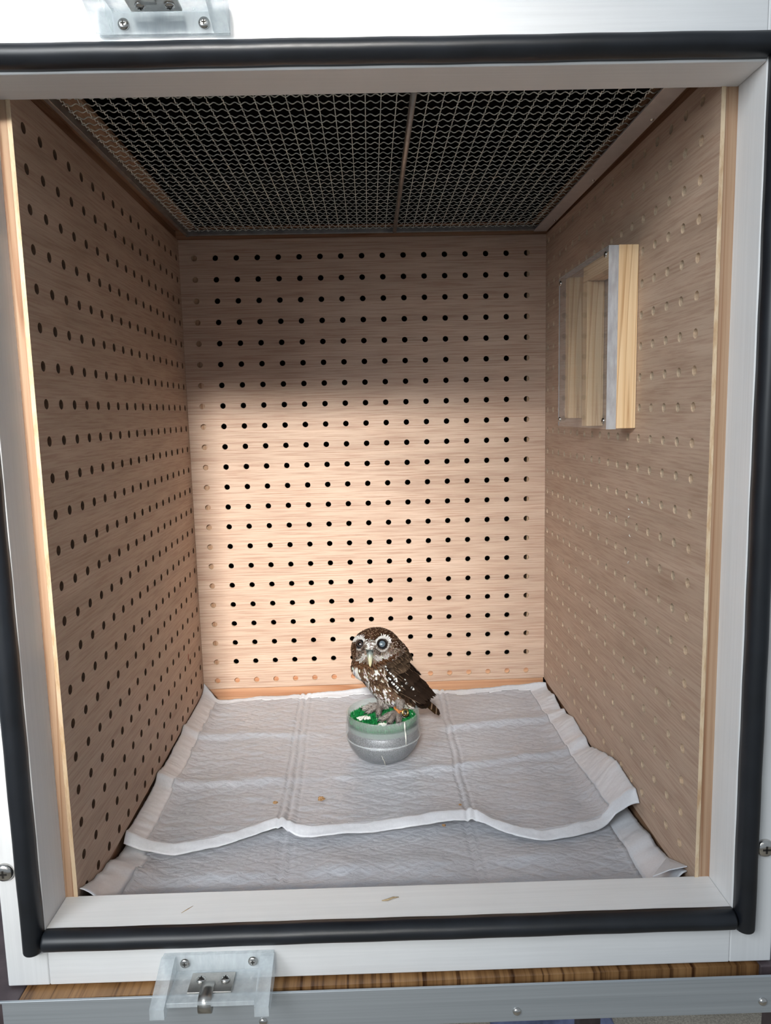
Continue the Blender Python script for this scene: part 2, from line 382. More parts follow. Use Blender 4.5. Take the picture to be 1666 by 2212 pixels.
# latch brackets of clear acrylic, one above and one below the opening
def bracket(w0, s, parent):
    """w0: edge of the back plate next to the opening, s=-1 shelf below it, +1 above"""
    t = MB(F)
    def zz(a, b): return (min(w0+s*a, w0+s*b), max(w0+s*a, w0+s*b))
    z = zz(0, 14.5); t.box(78, 152, -3.2, -.05, z[0], z[1], b=.3)
    o = t.build('latch_bracket', M_FROST, parent)
    z = zz(11.2, 14.4)
    t = MB(F); t.box(87, 143, -31, -3.3, z[0], z[1], b=.3); t.build('shelf', M_FROST, o)
    for u0, u1 in ((77.5, 86.7), (143.3, 152.5)):
        t = MB(F)
        pts = [(-.3-3, 0), (-6, 0), (-35, 12), (-35, 19), (-32, 20), (-3.3, 15.5)]
        n = len(pts); vs = [(u0, p, w0+s*q) for p, q in pts] + [(u1, p, w0+s*q) for p, q in pts]
        t.add(vs, [list(range(n)), [n+k for k in range(n)]] + [(k, (k+1)%n, n+(k+1)%n, n+k) for k in range(n)])
        g = t.build('side_cheek', M_FROST, o)
    for u in (92.6, 138.0): screw(o, u, -3.25, w0+s*5.4, 3.3)
    # hook plate lying on the shelf
    zs = w0+s*11.1
    if s < 0:
        za, zb = zs+.05, zs+1.2
    else:
        za, zb = zs-1.2, zs-.05
    t = MB(F); t.box(98.5, 127, -24, -7, za, zb, b=.25)
    hp = t.build('hook_plate', M_NICK, o)
    for u in (105.4, 121.4):
        t2 = MB(F); r = 3.1; hh = 1.7
        sg = 1 if s < 0 else -1
        t2.lathe([(r,0),(r*.95,sg*hh*.5),(r*.6,sg*hh*.9),(.01,sg*hh)], (u,-13.5,zb if s<0 else za), 20, 'z')
        for p, q in ((1.5,.4),(.4,1.5)):
            e = (zb+hh) if s < 0 else (za-hh); t2.box(u-p,u+p,-13.5-q,-13.5+q,e-.1,e+.1,1)
        t2.build('screw', [M_CHR, M_REC], hp)
    t = MB(F); pr = []
    for k in range(13):
        al = math.pi*(k/12)*1.25; pr.append((-24-5.5*math.sin(al)-4*(k/12), (-.6-5.5*(1-math.cos(al)))))
    pr = [(-16, 0), (-21, 0)] + pr
    vs = []; 
    for (v, h) in pr:
        wd_ = 4.2
        for uu in (111-wd_, 111+wd_): vs.append((uu, v, (zb if s < 0 else za)+(-1 if s>0 else 1)*(.3)+h*(1 if s < 0 else -1)))
    for (v, h) in pr:
        for uu in (111-4.2, 111+4.2): vs.append((uu, v-.5, (zb if s < 0 else za)+(-1 if s>0 else 1)*(1.3)+h*(1 if s < 0 else -1)))
    K = len(pr); fs = []
    for i in range(K-1):
        fs += [(2*i,2*i+1,2*i+3,2*i+2), (2*K+2*i,2*K+2*i+2,2*K+2*i+3,2*K+2*i+1), (2*i,2*i+2,2*K+2*i+2,2*K+2*i), (2*i+1,2*K+2*i+1,2*K+2*i+3,2*i+3)]
    fs += [(0,2*K,2*K+1,1), (2*K-2,2*K-1,4*K-1,4*K-2)]
    t.add(vs, fs, 0, True); t.build('hook', M_NICK, hp)
    return o
bracket(-20, -1, enc); bracket(552, 1, enc)

# wire ceiling: crimped mesh in a metal frame
GS = 0.0132
def G(x, y, z): return (x + GS*y, y, z)
PX, PY, ZM = 10.9, 11.5, 28.0
x0g, x1g, y0g, y1g = -3.0, 412.0, -434.0, -10.0
t = MB(G)
def wave(s, pitch, ph): return .8*math.sin(2*math.pi*s/(pitch*2/3)+ph)
xs = [x0g+3+PX*k for k in range(38)]; ys = [y1g-6-PY*k for k in range(37)]
for i, x in enumerate(xs):
    n = int((y1g-y0g)/(PY*2/3)*6); pts = []
    for k in range(n+1):
        y = y1g-(y1g-y0g)*k/n; pts.append((x, y, ZM+wave(ys[0]-y, PY, math.pi/2+(math.pi if i % 2 else 0))))
    t.tube(pts, .40, 5, caps=False)
for j, y in enumerate(ys):
    n = int((x1g-x0g)/(PX*2/3)*6); pts = []
    for k in range(n+1):
        x = x0g+(x1g-x0g)*k/n; pts.append((x, y, ZM+wave(x-xs[0], PX, -math.pi/2+(math.pi if j % 2 else 0))))
    t.tube(pts, .40, 5, caps=False)
wm = t.build('wire_ceiling', M_STEEL, enc, fix=False)
t = MB(G); t.box(-6, -2.2, -434, -8, 22.5, 29.8, b=.5); t.build('frame_bar', M_ROD, wm)
t = MB(G); t.box(-6, 414, -13.5, -9.5, 23, 29.8, b=.5); t.build('frame_bar', M_ROD, wm)
t = MB(G); t.tube([(239.6, -434, 24.2), (239.6, -200, 24.2), (239.6, -12, 24.2)], 2.3, 14); t.build('centre_rod', M_ROD, wm)
t = MB(G); t.box(406.5, 422, -434, -8, 22.6, 24.4, b=.3); an = t.build('aluminium_angle', M_ALU, wm)
for y in (-60, -205, -350):
    t = MB(G); t.lathe([(1.6,0),(1.3,-.8),(.01,-1.1)], (419, y, 22.6), 12); t.build('screw', M_CHR, an)

# =================================================================== feeder box on the right wall
wbx = root('wall_box', (411, -228, -205), 'pine and clear acrylic box hung on the right pegboard wall', 'wall box')
XB, XA = 423.6, 407.0
t = MB(); t.box(XA, XB-.1, -305, -291, -205.5, -56.5, b=.5); t.build('side_bar', M_PINE, wbx)
t = MB(); t.box(XA, XB-.1, -221, -208, -205, -71, b=.5); t.build('side_bar', M_PINE, wbx)
t = MB(); t.box(XA, XB-.1, -160, -148, -198, -57, b=.5); t.build('side_bar', M_PINE, wbx)
t = MB(); t.box(XA, XB-.1, -290.9, -208, -70.9, -56.5, b=.5); t.build('top_bar', M_PINEY, wbx)
t = MB(); t.box(398.6, XA-.1, -305, -153, -206, -57, b=1.2)
t.add([(398.6,-305.06,-206),(406.9,-305.06,-206),(406.9,-305.06,-57),(398.6,-305.06,-57)], [(0,1,2,3)], 1)
t.add([(398.5,-157.5,-205),(398.5,-154,-205),(398.5,-154,-58),(398.5,-157.5,-58)], [(0,1,2,3)], 1)
t.add([(398.6,-304,-56.9),(406.9,-304,-56.9),(406.9,-154,-56.9),(398.6,-154,-56.9)], [(0,1,2,3)], 1)
ap = t.build('acrylic_front', [M_ACR, M_EDGEA], wbx, label='clear acrylic front plate')
for y, z in ((-298, -63), (-160, -63), (-160, -199), (-298, -199)):
    screw(ap, 398.5, y, z, 2.6, fr=None, axis='x')

# =================================================================== absorbent pads
def lerp(tab_, x):
    if x <= tab_[0][0]: return tab_[0][1]
    for (a, p), (b, q) in zip(tab_, tab_[1:]):
        if x <= b: return p+(q-p)*(x-a)/(b-a)
    return tab_[-1][1]
def sms(a, b, x):
    t = max(0, min(1, (x-a)/(b-a))); return t*t*(3-2*t)
def nz(x, y, z=0): return noise.noise(Vector((x, y, z)))
def pad_mat(name, lo, hi, quilt):
    mt, nt, bs = mat(name)
    g = noise_n(nt, coords(nt, (14, 14, 14)), 1, 4)
    f = noise_n(nt, coords(nt, (600, 600, 600)), 1, 3, .7)
    nt.links.new(mul(nt, ramp(nt, g, [(.3, lo), (.7, hi)]), ramp(nt, f, [(.35, (.93,.93,.93)), (.65, (1,1,1))])), bs.inputs['Base Color'])
    bs.inputs['Roughness'].default_value = .34; bs.inputs['Specular IOR Level'].default_value = .8
    bs.inputs['Sheen Weight'].default_value = .15
    h = None
    if quilt:
        for a in (.50, -.50):
            w = N(nt, 'ShaderNodeTexWave'); w.inputs['Scale'].default_value = 1; w.inputs['Distortion'].default_value = .8; w.inputs['Detail'].default_value = 2
            nt.links.new(coords(nt, (28, 28, 28), rot=(0, 0, math.pi/2+a)), w.inputs['Vector'])
            r_ = ramp(nt, w.outputs['Fac'], [(.0, (0,0,0)), (.35, (1,1,1))])
            h = r_ if h is None else mul(nt, h, r_)
        b1 = bump(nt, bs, h, .30, .0013)
        wr = noise_n(nt, coords(nt, (90, 200, 100), rot=(0,0,.25)), 1, 5, .6, .6)
        b2 = N(nt, 'ShaderNodeBump'); b2.inputs['Strength'].default_value = .85; b2.inputs['Distance'].default_value = .0016
        nt.links.new(wr, b2.inputs['Height']); nt.links.new(b1.outputs[0], b2.inputs['Normal']); nt.links.new(b2.outputs[0], bs.inputs['Normal'])
    else: bump(nt, bs, noise_n(nt, coords(nt, (90, 90, 90)), 1, 4), .3, .0008)
    return mt
M_PAD = pad_mat('grey_nonwoven_pad', (.415,.435,.485), (.475,.50,.55), True)
M_PADB = pad_mat('white_pad_border', (.57,.59,.635), (.65,.67,.715), False)

def crease(x, y, xc, w=1.2): return -1.7*math.exp(-((x-xc)/w)**2) - 1.3*math.exp(-((x-xc-7)/w)**2) + .5*math.exp(-((x-xc-3.5)/2.2)**2)
def fold(x, y, yc, a, w=7): 
    d = (y-yc)/w
    return a*math.exp(-d*d) if d < 0 else a*math.exp(-(d*.45)**2)
def grid_pad(name, X, Y, nx, ny, zf, border, label, root_):
    """zf(s, t) -> (x, y, z); border(s, t) -> True on the white rim"""
    faces = {0: MB(), 1: MB()}
    P = {}
    for i in range(nx+1):
        for j in range(ny+1):
            s = X[0]+(X[1]-X[0])*i/nx; t = Y[0]+(Y[1]-Y[0])*j/ny; P[i, j] = zf(s, t)
    for mi in (0, 1):
        idx = {}; vs = []; fs = []
        for i in range(nx):
            for j in range(ny):
                s = X[0]+(X[1]-X[0])*(i+.5)/nx; t = Y[0]+(Y[1]-Y[0])*(j+.5)/ny
                if bool(border(s, t)) != bool(mi): continue
                q = []
                for key in ((i,j),(i+1,j),(i+1,j+1),(i,j+1)):
                    if key not in idx: idx[key] = len(vs); vs.append(P[key])
                    q.append(idx[key])
                fs.append(q)
        faces[mi].add(vs, fs, 0, True)
    for mi, nm, mt_ in ((0, 'padding', M_PAD), (1, 'border', M_PADB)):
        o = faces[mi].build(nm, mt_, root_, fix=False)
        sd = o.modifiers.new('thick', 'SOLIDIFY'); sd.thickness = .0007; sd.offset = -1

# lower pad
def low(s, t):
    y = -427.4+t; x = s; z = -553.3
    z += 1.3*nz(x*.02, y*.03, 3)+.7*nz(x*.06, y*.1, 5)
    z += crease(x, y, 119-(t*.03), 1.4)+crease(x, y, 276, 1.4)
    z += fold(x, y, -372+.03*x, 4.2, 7)*(.6+nz(x*.02, 1, 1))+.8*nz(x*.10, y*.28, 12)+fold(x, y, -392+.05*x, 2, 4)*max(0, nz(x*.015, 3, 1)+.3)
    l = lerp([(0,-520),(30,-531),(80,-546),(140,-554)], t)
    z += (l+554)*(1-sms(-18, 34, x))**1.6
    r_ = lerp([(0,-527),(30,-537),(60,-542),(200,-550)], t); z += (r_+554)*sms(392, 423, x)**1.6
    x = max(-17.2, min(423.0, x))
    return (x, min(y, -3), z)
pr_ = root('absorbent_pad', (203, -350, -557), 'crumpled grey absorbent pad lying underneath, its front strip showing by the opening', 'absorbent pad')
grid_pad('pad', (-17.2, 423.0), (0, 232), 150, 90, low, lambda s, t: s < 4+3*nz(t*.02, 2) or s > 402 or t < 8, '', pr_)
# lower pad, turned-up white corner at the front right
t = MB()
t.add([(422.6,-394,-537.0),(410,-411,-533),(398,-426.5,-530),(410,-427.2,-525),(423,-427.6,-522.5),(417,-412,-529)], [(0,1,5),(1,2,3,5),(5,3,4),(0,5,4)], 0, False)
o = t.build('folded_corner', M_PADB, pr_, fix=False); sd = o.modifiers.new('thick', 'SOLIDIFY'); sd.thickness = .0007

# upper pad
FE = [(-18,-334),(0,-338),(29,-343),(70,-330),(100,-317),(112,-315),(122,-322),(140,-328),(180,-324),(211,-321),(250,-317),(283,-314),(295,-322),(315,-336),(335,-343),(360,-341),(385,-334),(405,-326),(424,-336)]
FZ = [(-18,-545),(20,-549),(60,-548.5),(105,-545),(118,-543),(130,-547),(200,-547),(283,-544),(300,-548),(340,-549.5),(372,-548),(400,-549),(424,-549)]
BE = [(-18,-4),(0,-14),(10,-12),(50,-6),(120,-5),(150,-7),(200,-3),(260,-4),(320,-6),(380,-4),(410,-8),(424,-14)]
BZ = [(-18,-541),(1,-549),(60,-548),(124,-546.5),(160,-543.5),(196,-541.5),(260,-546),(305,-549),(345,-547),(378,-545),(424,-544)]
RH = [(-345,-524),(-337,-524),(-314,-519),(-278,-514),(-240,-524),(-195,-539),(-136,-531),(-88,-545),(-56,-537),(-15,-545),(0,-546)]
T0 = -549.6
def up(s, t):
    """t 0 at the front edge, 1 at the back"""
    fe, be = lerp(FE, s)+.8*nz(s*.05, 9), lerp(BE, s)
    y = fe+(be-fe)*t; x = s; z = T0
    z += 1.3*nz(x*.018, y*.02, 8)+1.3*nz(x*.045, y*.10, 1)+.55*nz(x*.10, y*.28, 2)+.3*nz(x*.3, y*.5, 2)
    xc1 = 106+(y+30)*-.018+2*nz(y*.02, 4); xc2 = 284+(y+74)*.03+2*nz(y*.02, 7)
    z += crease(x, y, xc1)+crease(x, y, xc2)+.5*crease(x, y, xc1+8, 1)
    z += fold(x, y, -118+8*nz(x*.01, 1), 4.2, 6)*sms(170, 90, x)
    z += fold(x, y, -112+.10*(x-300)+5*nz(x*.02, 5), 5.0, 7)*sms(262, 300, x)
    z += fold(x, y, -226+.03*x+6*nz(x*.01, 6), 4.6, 6)*(.35+.65*sms(120, 90, x))
    z += fold(x, y, -215+.16*(x-240)+5*nz(x*.02, 3), 4.2, 6)*sms(220, 280, x)
    z += 2.0*math.exp(-((x-160)/40)**2-((y+150)/20)**2)
    kz = math.exp(-(max(0, math.hypot(x-207.8, y+176)-24)/9.)**2)
    z = z*(1-kz)+(T0+.2)*kz
    # front strip: rises, then drops away as the white rim
    d = y-fe
    z += (lerp(FZ, s)+4.2-T0)*math.exp(-max(0, d-9)/22.)
    if d < 9: z -= 5.2*(1-d/9)**1.3
    # back rim lies up against the batten
    db = be-y
    z += (lerp(BZ, s)+2.5-T0)*math.exp(-db/6.)
    # side rims climb the walls
    z += (lerp([(-340,-546),(-290,-541),(-100,-537.5),(0,-538)], y)-T0)*(1-sms(-18, 14, x))**1.5
    z += (lerp(RH, y)-T0)*sms(382, 424, x)**1.7
    x = max(-17.0, min(422.6-.0*d, x))
    return (x, min(y, -2.5), z)
def upb(s, t):
    fe, be = lerp(FE, s), lerp(BE, s); y = fe+(be-fe)*t
    return (y-fe) < 9.5+2*nz(s*.03, 3) or s < 0+1.5*nz(y*.05, 3) or s > 403 or (be-y) < 6.5+3*nz(s*.03, 5)
pu = root('absorbent_pad', (203, -170, -552), 'wrinkled grey absorbent pad with white rim, top one, under the cup', 'absorbent pad')
grid_pad('pad', (-17.2, 423.0), (0, 1), 300, 230, up, upb, '', pu)

# food crumbs on the pad
M_CRUMB = plain('brown_crumb', (.34,.20,.09), .7, nscale=900, namp=.7, bmp=.8)
for (x, y, r, lab) in ((145.6, -263.5, 2.6, 'largest brown crumb lying on the pad in front of the cup'), (103, -268.6, 1.8, 'small brown crumb on the pad, leftmost of the crumbs'),
                    (274.2, -290, 1.1, 'tiny reddish crumb on the pad, rightmost of the crumbs'), (255.8, -320, 1.4, 'tiny brown crumb on the white front rim of the upper pad')):
    zt = up(x, (y-lerp(FE, x))/(lerp(BE, x)-lerp(FE, x)))[2]
    t = MB(); rnd = random.Random(int(x)); n = 14; vs = []; fs = []
    for i in range(n//2+1):
        for k in range(n):
            th = math.pi*i/(n//2); a = 2*math.pi*k/n; rr = r*(1+.45*nz(math.cos(a)*1.7+x, math.sin(a)*1.7, th*1.9))
            vs.append((x+rr*1.25*math.sin(th)*math.cos(a), y+rr*math.sin(th)*math.sin(a), zt+r*.62+rr*.7*math.cos(th)))
    for i in range(n//2):
        for k in range(n): fs.append((i*n+k, (i+1)*n+k, (i+1)*n+(k+1)%n, i*n+(k+1)%n))
    t.add(vs, fs, 0, False); t.build('food_crumb', M_CRUMB, None, lab, 'crumb', 'crumbs on the pad')

# =================================================================== perch cup
CX, CY, CZ = 207.8, -176.0, -549.2
cup = root('perch_cup', (CX, CY, CZ), 'round clear plastic cup with silver base and green turf inside, the owl standing on it', 'perch cup')
M_CUP = clear('clear_plastic', (.95,.97,.97), .16, (.80,.84,.86), .07, scale=80)
M_RIB = clear('ribbed_plastic', (.92,.96,.95), .16, (.75,.80,.80), .10, scale=80)
M_SILV = plain('silver_glitter_fill', (.20,.20,.215), .36, .6, nscale=1100, namp=.75, bmp=.5)
prof = [(0,.3),(21,.3),(24,.9),(29,4.5),(33.5,10),(36.8,16),(38.6,21),(39.4,26),(39.6,31),(39.3,36),(38.8,40)]
t = MB(); t.lathe(prof, (CX, CY, CZ), 72); t.build('outer_shell', M_CUP, cup, fix=False)
t = MB(); t.lathe([(0,.9),(20.6,.9),(23.6,1.5),(28.4,5.1),(32.9,10.4),(36.2,16.3),(38.0,21.3),(38.6,23.2),(36.6,24.2),(36.4,25),(36.9,32.5),(36.2,33.2),(0,33.2)], (CX, CY, CZ), 72)
t.build('silver_base', M_SILV, cup)
t = MB(); t.lathe([(38.75,23.6),(39.6,24),(39.6,24.9),(38.8,25.3)], (CX, CY, CZ), 72); t.build('seam_ring', M_FROST, cup)
t = MB()
t.lathe([(37.2,33.6),(37.5,42.4),(38.1,42.6),(38.1,49.5),(37.6,50),(36.7,50),(36.5,49.5),(36.4,33.6)], (CX, CY, CZ), 360, wob=lambda a, h: 1+(.004 if (int(round(a*360/(2*math.pi))) % 3 == 0 and h > 42 and h < 49.8) else 0))
t.build('ribbed_rim', M_RIB, cup)
M_TBASE = plain('green_turf_base', (.006,.07,.02), .7, nscale=300, namp=.4)
M_TURF = plain('green_turf', (.010,.20,.050), .32, nscale=500, namp=.5)
t = MB(); t.lathe([(0,39.6),(36.2,39.6),(36.2,34),(0,34)], (CX, CY, CZ), 60); t.build('turf_backing', M_TBASE, cup)
t = MB(); rnd = random.Random(3); vs = []; fs = []
for k in range(3800):
    a = rnd.random()*2*math.pi; r_ = 35.6*math.sqrt(rnd.random()); x, y = CX+r_*math.cos(a), CY+r_*math.sin(a)
    h = 3.6+1.9*rnd.random(); b = rnd.random()*6.28; w = .62; lx, ly = (rnd.random()-.5)*2.4, (rnd.random()-.5)*2.4
    dx, dy = w*math.cos(b), w*math.sin(b); n = len(vs); z0 = CZ+39.5
    vs += [(x-dx,y-dy,z0),(x+dx,y+dy,z0),(x+dx+lx*.45-dy*.3,y+dy+ly*.45+dx*.3,z0+h*.6),(x-dx+lx*.45-dy*.3,y-dy+ly*.45+dx*.3,z0+h*.6),(x+lx,y+ly,z0+h)]
    fs += [(n,n+1,n+2,n+3),(n+3,n+2,n+4)]
t.add(vs, fs, 0, False); t.build('turf', M_TURF, cup, kind='stuff', fix=False)
# droppings
M_DROP = plain('white_dropping', (.72,.72,.66), .6, nscale=700, namp=.2, bmp=.6)
def blob(c, r, seed, n=18):
    t = MB(); vs = []; fs = []
    for i in range(n//2+1):
        for k in range(n):
            th = math.pi*i/(n//2); a = 2*math.pi*k/n
            q = 1+.6*nz(math.cos(a)*2.2+seed, math.sin(a)*2.2, th*2.4)
            vs.append((c[0]+r[0]*q*math.sin(th)*math.cos(a), c[1]+r[1]*q*math.sin(th)*math.sin(a), c[2]+r[2]*q*math.cos(th)))
    for i in range(n//2):
        for k in range(n): fs.append((i*n+k, (i+1)*n+k, (i+1)*n+(k+1)%n, i*n+(k+1)%n))
    t.add(vs, fs, 0, True); return t
def heap(c, rx, ry, n_, seed):
    t = MB(); r_ = random.Random(seed)
    for _ in range(n_):
        a = r_.random()*6.28; q = math.sqrt(r_.random()); rr = .5+.9*r_.random()
        x, y = c[0]+rx*q*math.cos(a), c[1]+ry*q*math.sin(a)
        b = blob((x, y, c[2]+1.6*(1-q)*r_.random()), (rr*1.2, rr, rr*.8), r_.random()*50, 8); t.add(b.v, b.f, 0, True)
    return t
M_DROP2 = M_DROP
heap((187.0, -182, -504.6), 7.5, 4.2, 60, 3).build('dropping', M_DROP, cup, kind='stuff')
heap((206.5, -200.5, -504.4), 4.5, 2.6, 30, 9).build('dropping', M_DROP, cup, kind='stuff')
t = MB(); al = -.98
t.tube([(CX+(rr)*math.cos(al), CY+rr*math.sin(al), CZ+h) for rr, h in ((38.3,49.6),(38.4,45),(38.5,41),(39.5,37),(39.9,31),(39.9,26))], [.5,.9,.35,.8,.5,.3], 6)
t.build('dribble', M_DROP, cup)
al = -1.65
t = MB(); t.tube([(CX+(rr)*math.cos(al+d), CY+rr*math.sin(al+d), CZ+h) for rr, h, d in ((37.4,17,0),(35.5,13,.03),(33.2,9,.07),(29.8,4.8,.09),(25.4,1.4,.12))], [.25,.4,.35,.45,.5], 6)
t.build('dribble', M_DROP, cup)

# =================================================================== owl
exec_owl = True
VIEW = Vector((0.03, -0.93, 0.36)).normalized()
CAMR = Vector((0.99910376, -0.03514557, -0.02358959)); 
HC = Vector((202.5, -155, -438))
vd = (HC - Vector((191.84, -924.5, -187.37))).normalized()
QX = (CAMR - vd*CAMR.dot(vd)).normalized(); QY = QX.cross(vd).normalized()
def P2(p):           # plumage chart: a flat side view of the bird, 1 mm = 2.06 units
    d = Vector(p)-HC; return (812+d.dot(QX)*2.06, 1400-d.dot(QY)*2.06)
owl = root('owl', (212, -176, -508), 'small brown owl with white speckles perched on the turf, one eye clouded', 'owl')

AX = Vector((.66, .22, -.72)).normalized()
def basis(a, up=Vector((0,-1,.2))):
    a = a.normalized(); s = (up - a*up.dot(a)).normalized(); return Matrix((a, s, a.cross(s))).transposed()
bodym = MB()
bodym.ell((203, -155, -439), (27.0, 25, 22.5), 40)
bodym.ell((197, -160, -455), (21, 18, 17), 32)
bodym.ell((208, -150, -461), (31, 26, 25), 36, rot=basis(AX))
bodym.ell((216, -146, -450), (19, 20, 21), 32, rot=basis(AX))
bodym.ell((219, -149, -478), (38, 25, 24), 36, rot=basis(AX))
bodym.ell((214, -158, -481), (33, 19, 15), 36, rot=basis(Vector((.74,.05,-.67))))
bodym.ell((228, -156, -494), (20, 15, 9), 28, rot=basis(Vector((.9,.05,-.35))))
bodym.ell((240, -141, -492), (27, 17, 12.5), 32, rot=basis(AX))
tmp = bodym.build('tmp_form', M_BRN, None)
rm = tmp.modifiers.new('r', 'REMESH'); rm.mode = 'VOXEL'; rm.voxel_size = .0012
sm_ = tmp.modifiers.new('s', 'SMOOTH'); sm_.factor = .6; sm_.iterations = 10
bpy.context.view_layer.update()
dg = bpy.context.evaluated_depsgraph_get()
me = bpy.data.meshes.new_from_object(tmp.evaluated_get(dg))
tl = Vector(tmp.location)
BV = [((v.co.x+tl.x)*1000, (v.co.y+tl.y)*1000, (v.co.z+tl.z)*1000-ZF) for v in me.vertices]
BN = [v.normal.copy() for v in me.vertices]
BF = [tuple(p.vertices) for p in me.polygons]
bpy.data.objects.remove(tmp, do_unlink=True)
from mathutils.bvhtree import BVHTree
bvh = BVHTree.FromPolygons(BV, BF)

def seg(p, a, b):
    ax, ay = a; bx, by = b; t = max(0, min(1, ((p[0]-ax)*(bx-ax)+(p[1]-ay)*(by-ay))/((bx-ax)**2+(by-ay)**2+1e-9)))
    return math.hypot(p[0]-ax-t*(bx-ax), p[1]-ay-t*(by-ay))
def poly(p, pts): return min(seg(p, a, b) for a, b in zip(pts, pts[1:]))
DK = (.026,.013,.007); BR = (.075,.040,.022); RD = (.105,.045,.020); WT = (.78,.78,.76); GY = (.24,.205,.18); PALE = (.30,.21,.14); WDK = (.017,.010,.0065)
def mixc(a, b, t): return tuple(x+(y-x)*t for x, y in zip(a, b))
def in_wing(q): 
    x, y = q
    # lower front border and back border of the folded wing
    lo = lerp([(830,1428),(838,1452),(845,1480),(862,1500),(885,1516),(912,1532),(940,1540)], x) if x > 830 else 0
    fr = lerp([(1425,832),(1455,830),(1480,840),(1500,862),(1516,885),(1532,912)], y)
    return x > fr and y > 1424
def pal(p, n, rnd):
    """root colour, tip colour, length, width for a feather at p"""
    q = P2(p); x, y = q; vis = n.dot(VIEW) > -.15
    jit = .75+.5*rnd.random()
    dH = (Vector(p)-HC).length
    base, tip, L, Wd = mixc(DK, BR, .35+.4*rnd.random()), BR, 5, 2.4
    head = (Vector(p)-Vector((203,-155,-439))).length < 30 and y < 1441
    if head:
        L, Wd = 4.0, 1.15; base = mixc(DK, RD, .25*rnd.random()+.1)
        tip = mixc(base, PALE, .75) if rnd.random() < .34 else base
        if vis and n.y < .1:
            L, Wd = 3.2, .95
            el, er = math.hypot(x-777.5, (y-1392)*1.0), math.hypot(x-825.5, (y-1391.5))
            side = 0
            brow = min(poly(q, [(765,1384),(771,1378),(781,1378),(788,1385),(794,1394),(797,1401)]), poly(q, [(842,1386),(836,1378),(824,1376),(815,1383),(809,1392),(803,1401)]))
            if y > 1388 and 764 < x < 848 or y > 1400:
                c = mixc(BR, GY, rnd.random()*.9); base = c; tip = mixc(c, PALE, .5*rnd.random()+.2)
            if brow < 3.1: base = mixc(WT, GY, .25*rnd.random()); tip = WT; side = 1
            elif brow < 5.4 and rnd.random() < .5: tip = GY
            if 11 < el < 13.2 and y > 1390 and not side: base = mixc(WT, GY, .3+.3*rnd.random()); tip = mixc(WT, GY, .2)
            if 13 < er < 15.6 and y > 1390 and not side: base = mixc(WT, GY, .3+.3*rnd.random()); tip = mixc(WT, GY, .2)
            if 784 < x < 813 and 1384 < y < 1404 and (not side or rnd.random() < .45): base = mixc(BR, GY, rnd.random()); tip = mixc(BR, WT, .6*rnd.random())
            dl = min(poly(q, [(787,1402),(779,1413),(772,1420)]), poly(q, [(810,1402),(818,1410),(826,1416)]))
            if dl < 4.0 : base = mixc(DK, GY, .3*rnd.random()); tip = mixc(GY, BR, .5)
            ch = min(poly(q, [(790,1414),(784,1422),(774,1427)]), poly(q, [(808,1416),(816,1420),(830,1417),(838,1412)]))
            if ch < 4.2 and y > 1408: base = mixc(GY, WT, .4*rnd.random()); tip = mixc(GY, WT, .2+.4*rnd.random())
            # collar under the face
            if poly(q, [(757,1414),(766,1430),(785,1436),(808,1437),(826,1429),(848,1421),(862,1412)]) < 5.5:
                base = mixc(DK, RD, rnd.random()); tip = mixc(RD, PALE, .5*rnd.random()**2)
            if x > 845 and y > 1385 and rnd.random() < .35: tip = mixc(PALE, WT, .3)
            if x < 770 and y > 1390: base = mixc(DK, RD, rnd.random()*.8); tip = mixc(BR, PALE, rnd.random()*.6)
    else:
        if n.dot(VIEW) < -.05:
            tip = mixc(BR, PALE, .6) if rnd.random() < .2 else BR
        elif in_wing(q): base = WDK; tip = mixc(WDK, BR, rnd.random()*.6); L, Wd = 6, 3
        elif y < 1436 or (x > 838 and y < 1450): base = mixc(DK, BR, rnd.random()); tip = mixc(base, PALE, .6*rnd.random()**2); L, Wd = 5, 1.8
        else:
            L, Wd = 6.0, 2.1
            wl = min(poly(q, [(768,1444),(770,1462),(774,1474)]), poly(q, [(786,1446),(790,1462),(793,1472)])+1.5)
            g = nz(x*.05, y*.09, 4)
            base = mixc(DK, BR, rnd.random()*.9); tip = mixc(BR, PALE, rnd.random()*.5)
            if wl < 5.2+3*g and rnd.random() < .85: base = mixc(WT, GY, .2+.35*rnd.random()); tip = mixc(WT, GY, .15+.2*rnd.random())
            under = poly(q, [(775,1482),(800,1508),(850,1527),(905,1534)])
            pr = .16+.30*math.exp(-(under/15)**2)
            if wl > 5.2+3*g and rnd.random() < pr: tip = mixc(WT, GY, .25*rnd.random()); Wd = 3.3; L = 6.5
            if rnd.random() < .12 and under > 12: base = mixc(BR, PALE, .4)
    s = .8+.4*rnd.random()
    return tuple(c*s for c in base), tuple(c*(.9+.2*rnd.random()) for c in tip), L*jit, Wd*(.85+.3*rnd.random())
BEAK = Vector((196, -184, -432))
def flow(p, n):
    q = P2(p); hw = 1-sms(1424, 1446, q[1]) if (Vector(p)-Vector((203,-155,-439))).length < 33 else 0
    a = (Vector(p)-BEAK)
    # around the eyes feathers radiate from the eye rims
    d = (a.normalized()*hw*1.2 + Vector((.10,.10,-.55))*hw*.25 + (AX*.75+Vector((0,0,-.35)))*(1-hw))
    d = d - n*d.dot(n)
    return d.normalized() if d.length > 1e-4 else n.orthogonal()
